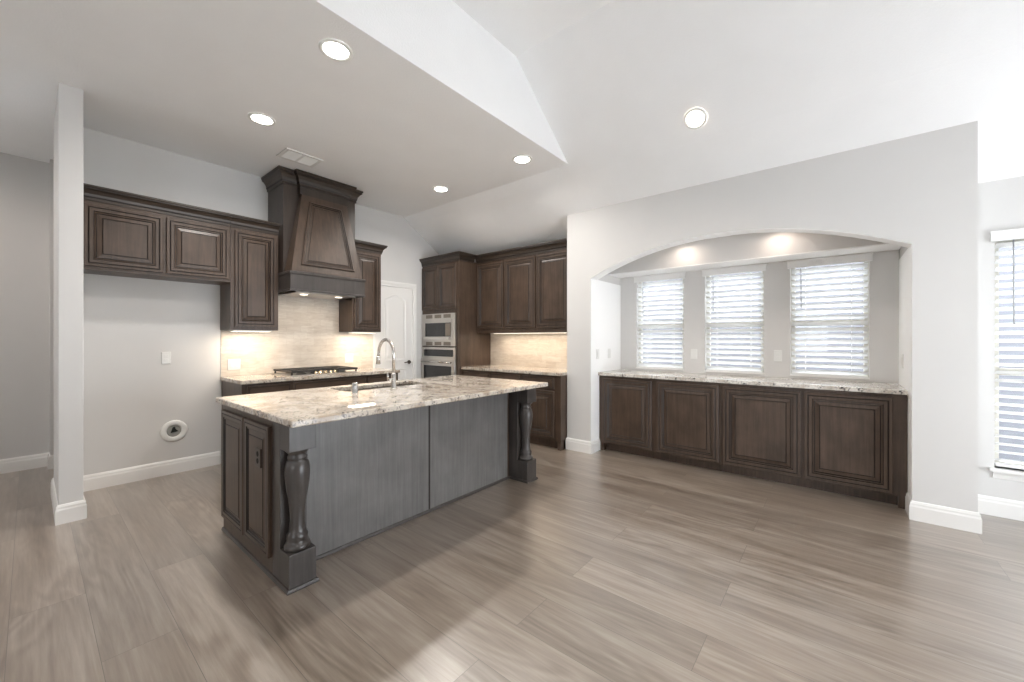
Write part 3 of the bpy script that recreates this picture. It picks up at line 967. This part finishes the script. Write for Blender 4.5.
single('granite_countertop', b, M['granite'], (1.9, 2.63, zt0), 'large speckled granite slab on top of the island', 'countertop')
# sink
t = thing('kitchen_sink', (1.88, 2.95, CZ - .24), 'stainless double bowl sink set in the island top', 'sink')
b = B()
def bowl(x0, x1, y0, y1, z0, z1, th=.004):
    b.box(x0 - th, x1 + th, y0 - th, y1 + th, z0 - th, z0)
    b.box(x0 - th, x0, y0, y1, z0, z1); b.box(x1, x1 + th, y0, y1, z0, z1)
    b.box(x0 - th, x1 + th, y0 - th, y0, z0, z1); b.box(x0 - th, x1 + th, y1, y1 + th, z0, z1)
bowl(SX0 + .006, 1.87, SY0 + .006, SY1 - .006, CZ - .235, zt0 - .001); bowl(1.89, SX1 - .006, SY0 + .006, SY1 - .006, CZ - .235, zt0 - .001)
part('bowls', b, M['steel'], t)
for x in (1.69, 2.07):
    b = B(); b.lathe((x, 2.955, CZ - .236), [(.045, 0), (.045, .003), (.036, .004), (.03, .0015)], seg=20)
    part('drain', b, M['chrome'], t)
# faucet
fx, fy = 1.806, 2.68
t = thing('kitchen_faucet', (fx, fy, CZ), 'brushed nickel gooseneck faucet with side lever standing behind the sink', 'faucet')
b = B(); b.lathe((fx, fy, CZ), [(.028, .0005), (.028, .006), (.022, .010), (.019, .014), (.019, .115), (.0145, .122)], seg=24)
part('base', b, M['nickel'], t)
pts = [(fx, fy, CZ + .115), (fx, fy, CZ + .27)]
for k in range(1, 15):
    a = math.pi * k / 15 * 1.08
    pts.append((fx, fy + .105 - .105 * math.cos(a), CZ + .27 + .115 * math.sin(a)))
dx = Vector(pts[-1]) - Vector(pts[-2]); dx.normalize()
end = Vector(pts[-1]) + dx * .02
pts.append(tuple(end))
b = B(); b.tube(pts, .0125, 14)
part('gooseneck', b, M['nickel'], t)
b = B(); e2 = end + dx * .062
b.tube([tuple(end - dx * .005), tuple(end + dx * .015), tuple(end + dx * .06), tuple(e2)], [.0135, .0155, .0185, .017], 16)
part('spray_head', b, M['nickel'], t)
b = B(); b.tube([(fx, fy, CZ + .075), (fx - .055, fy - .008, CZ + .075)], .012, 12)
b.tube([(fx - .055, fy - .008, CZ + .068), (fx - .062, fy - .012, CZ + .135)], [.009, .006], 10)
part('lever', b, M['nickel'], t)
b = B(); b.lathe((1.485, 2.68, CZ), [(.024, .0005), (.024, .006), (.0195, .008), (.0195, .070), (.017, .076), (.010, .077)], seg=24)
b.lathe((1.485, 2.68, CZ), [(.0200, .030), (.0200, .034)], seg=24)
single('air_gap', b, M['chrome'], (1.485, 2.68, CZ), 'short chrome cylinder cap beside the sink, left of the faucet', 'air gap')

# ---------------------------------------------------------------- pantry door
b = B()
dz = 2.03
fn = FY(D)
CW = [(0, 0, 0)]
def casing(u0, u1, u2, u3, v1, v2, da, db):
    b.prism([(u0, 0), (u1, 0), (u1, v1), (u0, v2)], fn, da, db)
    b.prism([(u2, 0), (u3, 0), (u3, v2), (u2, v1)], fn, da, db)
    b.prism([(u0, v2), (u1, v1), (u2, v1), (u3, v2)], fn, da, db)
casing(2.992, 3.065, 3.635, 3.708, dz + .01, dz + .083, .0005, .018)
casing(3.002, 3.030, 3.670, 3.698, dz + .045, dz + .073, .018, .024)
d1 = struct('door_1', b, M['trim'])
b = B(); b.box(3.068, 3.632, D - .010, D - .0005, .006, dz + .006)
slab = struct('door_slab', b, M['trim'], d1)
def arch_poly(u0, u1, v0, v1, r):
    p = [(u0, v0), (u1, v0), (u1, v1)]
    for k in range(1, 12):
        q = k / 12
        p.append((u1 + (u0 - u1) * q, v1 + r * math.sin(math.pi * q) ** 1.3))
    p.append((u0, v1)); return p
for pl in (arch_poly(3.17, 3.53, .98, 1.86, .07), rect(3.17, 3.53, .20, .86)):
    b = B(); b.rings(pl, [(0, .0095, 0), (.0, .0155, 0), (.008, .0155, 0), (.018, .011, 0), (.035, .011, 0), (.055, .015, 0)], fn)
    struct('door_panel', b, M['trim'], d1)
b = B(); b.lathe((3.575, D - .010, .95), [(.027, 0), (.027, -.008), (.012, -.012), (.010, -.045)], 'Y', 20)
b.tube([(3.575, D - .052, .95), (3.53, D - .055, .953), (3.47, D - .055, .945)], [.011, .009, .007], 10)
struct('door_handle', b, plain('aged_bronze', (.12, .10, .085), .35, .9), d1)
b = B()
for zz in (.25, 1.02, 1.80): b.tube([(3.066, D - .022, zz - .045), (3.066, D - .022, zz + .045)], .006, 8)
struct('door_hinge', b, M['nickel'], d1)

# ---------------------------------------------------------------- plates on the walls
def plate(name, fn, u, v, label, wdt=.07, hgt=.115, kind='outlet', cat='outlet', grp=None, mat='plastic'):
    o = fn(u, v, 0)
    t = thing(name, o, label, cat, grp)
    b = B(); b.rings(rect(u - wdt / 2, u + wdt / 2, v - hgt / 2, v + hgt / 2), [(0, .0008, 0), (0, .004, 0), (.004, .007, 0)], fn)
    part('cover_plate', b, M[mat], t)
    k = max(1, round(wdt / .07))
    for q in range(k):
        uc = u + (q - (k - 1) / 2) * .046
        if kind == 'switch' or (kind == 'mixed' and q == 0):
            b = B(); b.rings(rect(uc - .016, uc + .016, v - .033, v + .033), [(0, .006, 0), (0, .0095, 0), (.003, .011, 0)], fn)
            part('rocker', b, M[mat], t)
        else:
            b = B()
            for zz in (-.019, .019): b.rings(rect(uc - .0165, uc + .0165, v + zz - .014, v + zz + .014), [(0, .006, 0), (0, .0085, 0), (.002, .009, 0)], fn)
            for zz in (-.019, .019):
                for xx in (-.006, .006): b.rings(rect(uc + xx - .0012, uc + xx + .0012, v + zz - .004, v + zz + .005), [(0, .0088, 1), (0, .0093, 1)], fn)
            part('socket', b, [M[mat], M['slot']], t)
plate('power_outlet', FY(D), .824, 1.11, 'white outlet plate high on the empty refrigerator wall')
plate('power_outlet', FY(D - .008), 1.37, 1.02, 'cream outlet plate on the backsplash left of the cooktop', .115, kind='mixed')
plate('power_outlet', FY(D - .008), 2.643, 1.04, 'cream outlet plate on the backsplash right of the cooktop', .115)
plate('power_outlet', FX(XW), 1.265, 1.12, 'white outlet plate between the left and middle niche windows')
plate('power_outlet', FX(XW), .468, 1.12, 'white outlet plate between the middle and right niche windows')
def FM(y0): return lambda u, v, d: (u, y0 - d, v)
def FP(y0): return lambda u, v, d: (u, y0 + d, v)
plate('light_switch', FM(AL), 4.175, 1.116, 'white switch on the left niche reveal, nearer the room', kind='switch', cat='switch')
plate('light_switch', FM(AL), 4.473, 1.116, 'white switch on the left niche reveal, nearer the window', kind='switch', cat='switch')
plate('light_switch', FP(AR), 4.50, 1.11, 'white switch on the right niche reveal', kind='switch', cat='switch')

# round recessed box low on the refrigerator wall
t = thing('recessed_outlet_box', (.882, D, .408), 'round white recessed outlet box low on the refrigerator wall', 'outlet box')
b = B()
prof = [(.055, -.001), (.055, -.006), (.062, -.012), (.095, -.012), (.103, -.006), (.103, -.001)]
b.lathe((.882, D, .408), prof, 'Y', 36, cap=False)
part('rim', b, M['plastic'], t)
b = B(); b.lathe((.882, D, .408), [(.057, -.0012), (.050, -.0015), (.03, -.0014)], 'Y', 30)
part('cup', b, plain('recess_grey', (.30, .30, .28), .5), t)
b = B(); b.rings([(.885 - .028, .392), (.885 + .030, .400), (.885 + .008, .425), (.885 + .006, .448), (.885 - .012, .445)], [(0, .0017, 0), (0, .006, 0), (.002, .007, 0)], FY(D))
part('socket', b, M['dark'], t)

# ---------------------------------------------------------------- ceiling vent
t = thing('ceiling_vent', (1.70, 4.10, H), 'white ceiling air vent in front of the range hood', 'vent')
b = B(); x0, x1, y0_, y1_ = 1.525, 1.865, 3.975, 4.225
fd = lambda u, v, d: (u, v, H - d)
for (a, c, f_, g_) in ((x0, x1, y0_, y0_ + .03), (x0, x1, y1_ - .03, y1_), (x0, x0 + .03, y0_ + .03, y1_ - .03), (x1 - .03, x1, y0_ + .03, y1_ - .03), (1.685, 1.705, y0_ + .03, y1_ - .03)):
    b.box(a, c, f_, g_, H - .010, H - .0008)
part('frame', b, M['plastic'], t)
b = B(); b.box(x0 + .02, x1 - .02, y0_ + .02, y1_ - .02, H - .002, H - .0008); part('backing', b, plain('vent_grey', (.12, .125, .12), .6), t)
b = B()
for k in range(12):
    yy = y0_ + .038 + k * .0155
    b.prism([(yy, H - .002), (yy + .010, H - .011), (yy + .0115, H - .011), (yy + .0015, H - .002)], lambda u, v, d: (d, u, v), x0 + .03, x1 - .03)
part('louvres', b, M['plastic'], t)

# ---------------------------------------------------------------- recessed lights
def make_light(name, label, grp, r, mat, W, col, spot=True):
    t = thing(name, (0, 0, 0), label, 'light', grp)
    b = B(); b.lathe((0, 0, 0), [(r, -.0008), (r, -.006), (r * .93, -.009), (r * .76, -.007), (r * .74, -.0015)], seg=40, cap=False)
    part('trim_ring', b, M['plastic'], t)
    b = B(); b.lathe((0, 0, 0), [(r * .75, -.0012), (r * .74, -.0035), (r * .4, -.005)], seg=40)
    part('lens', b, M[mat], t)
    ld = bpy.data.lights.new('lamp', 'AREA'); ld.shape = 'DISK'; ld.size = r * 1.4; ld.energy = W; ld.color = col; ld.spread = math.radians(158)
    lo = bpy.data.objects.new('lamp', ld); COL.objects.link(lo); lo.parent = t; lo.location = (0, 0, -.012)
    return t
l0 = make_light('recessed_light', 'round recessed ceiling light nearest the camera, over the island', 'recessed kitchen ceiling lights', .098, 'lens', 9, (1, .96, .91))
l0.location = (1.206, 2.402, H)
for (x, y), lab in (((1.202, 3.62), 'round recessed ceiling light left of the ceiling vent'),
                    ((3.116, 2.43), 'round recessed ceiling light by the right corner of the flat kitchen ceiling'),
                    ((3.118, 3.66), 'round recessed ceiling light farthest away, right of the range hood')):
    c = copy_tree(l0); c.location = (x, y, H); c['label'] = lab
ls = make_light('recessed_light', 'round warm recessed light on the sloped ceiling above the arch', None, .090, 'lensw', 3, (1, .86, .72))
ls.location = (3.47, .905, 2.99 + .751 * (3.62 - 3.47) - .004)
ls.rotation_euler = (0, math.atan(.751), 0)
ln = make_light('niche_light', 'small downlight behind the arch, left one of two', 'downlights behind the arch', .055, 'lensw', .5, (1, .82, .70))
ln.location = (4.31, 1.25, 2.325)
c = copy_tree(ln); c.location = (4.31, .42, 2.325); c['label'] = 'small downlight behind the arch, right one of two'

# unseen fill lights added above and behind the camera, and one in the hall
for (x, y, z), lab in (((0.4, -0.3, HV), 'unseen fill light added on the high living room ceiling, above the camera side of the island'),
                       ((1.7, -1.3, HV), 'unseen fill light added on the high living room ceiling, toward the dining side'),
                       ((-1.4, -1.2, HV), 'unseen fill light added on the high living room ceiling, behind the camera')):
    c = copy_tree(l0); c.location = (x, y, z); c['label'] = lab; c['group'] = 'added living room fill lights'
    for ch in c.children:
        if ch.type == 'LIGHT': ch.data = ch.data.copy(); ch.data.energy = 6
c = copy_tree(l0); c.location = (-0.9, 5.3, H); c['label'] = 'unseen fill light added in the hall left of the partition'
del c['group']
for ch in c.children:
    if ch.type == 'LIGHT': ch.data = ch.data.copy(); ch.data.energy = 7; ch.data.color = (1, .86, .76)
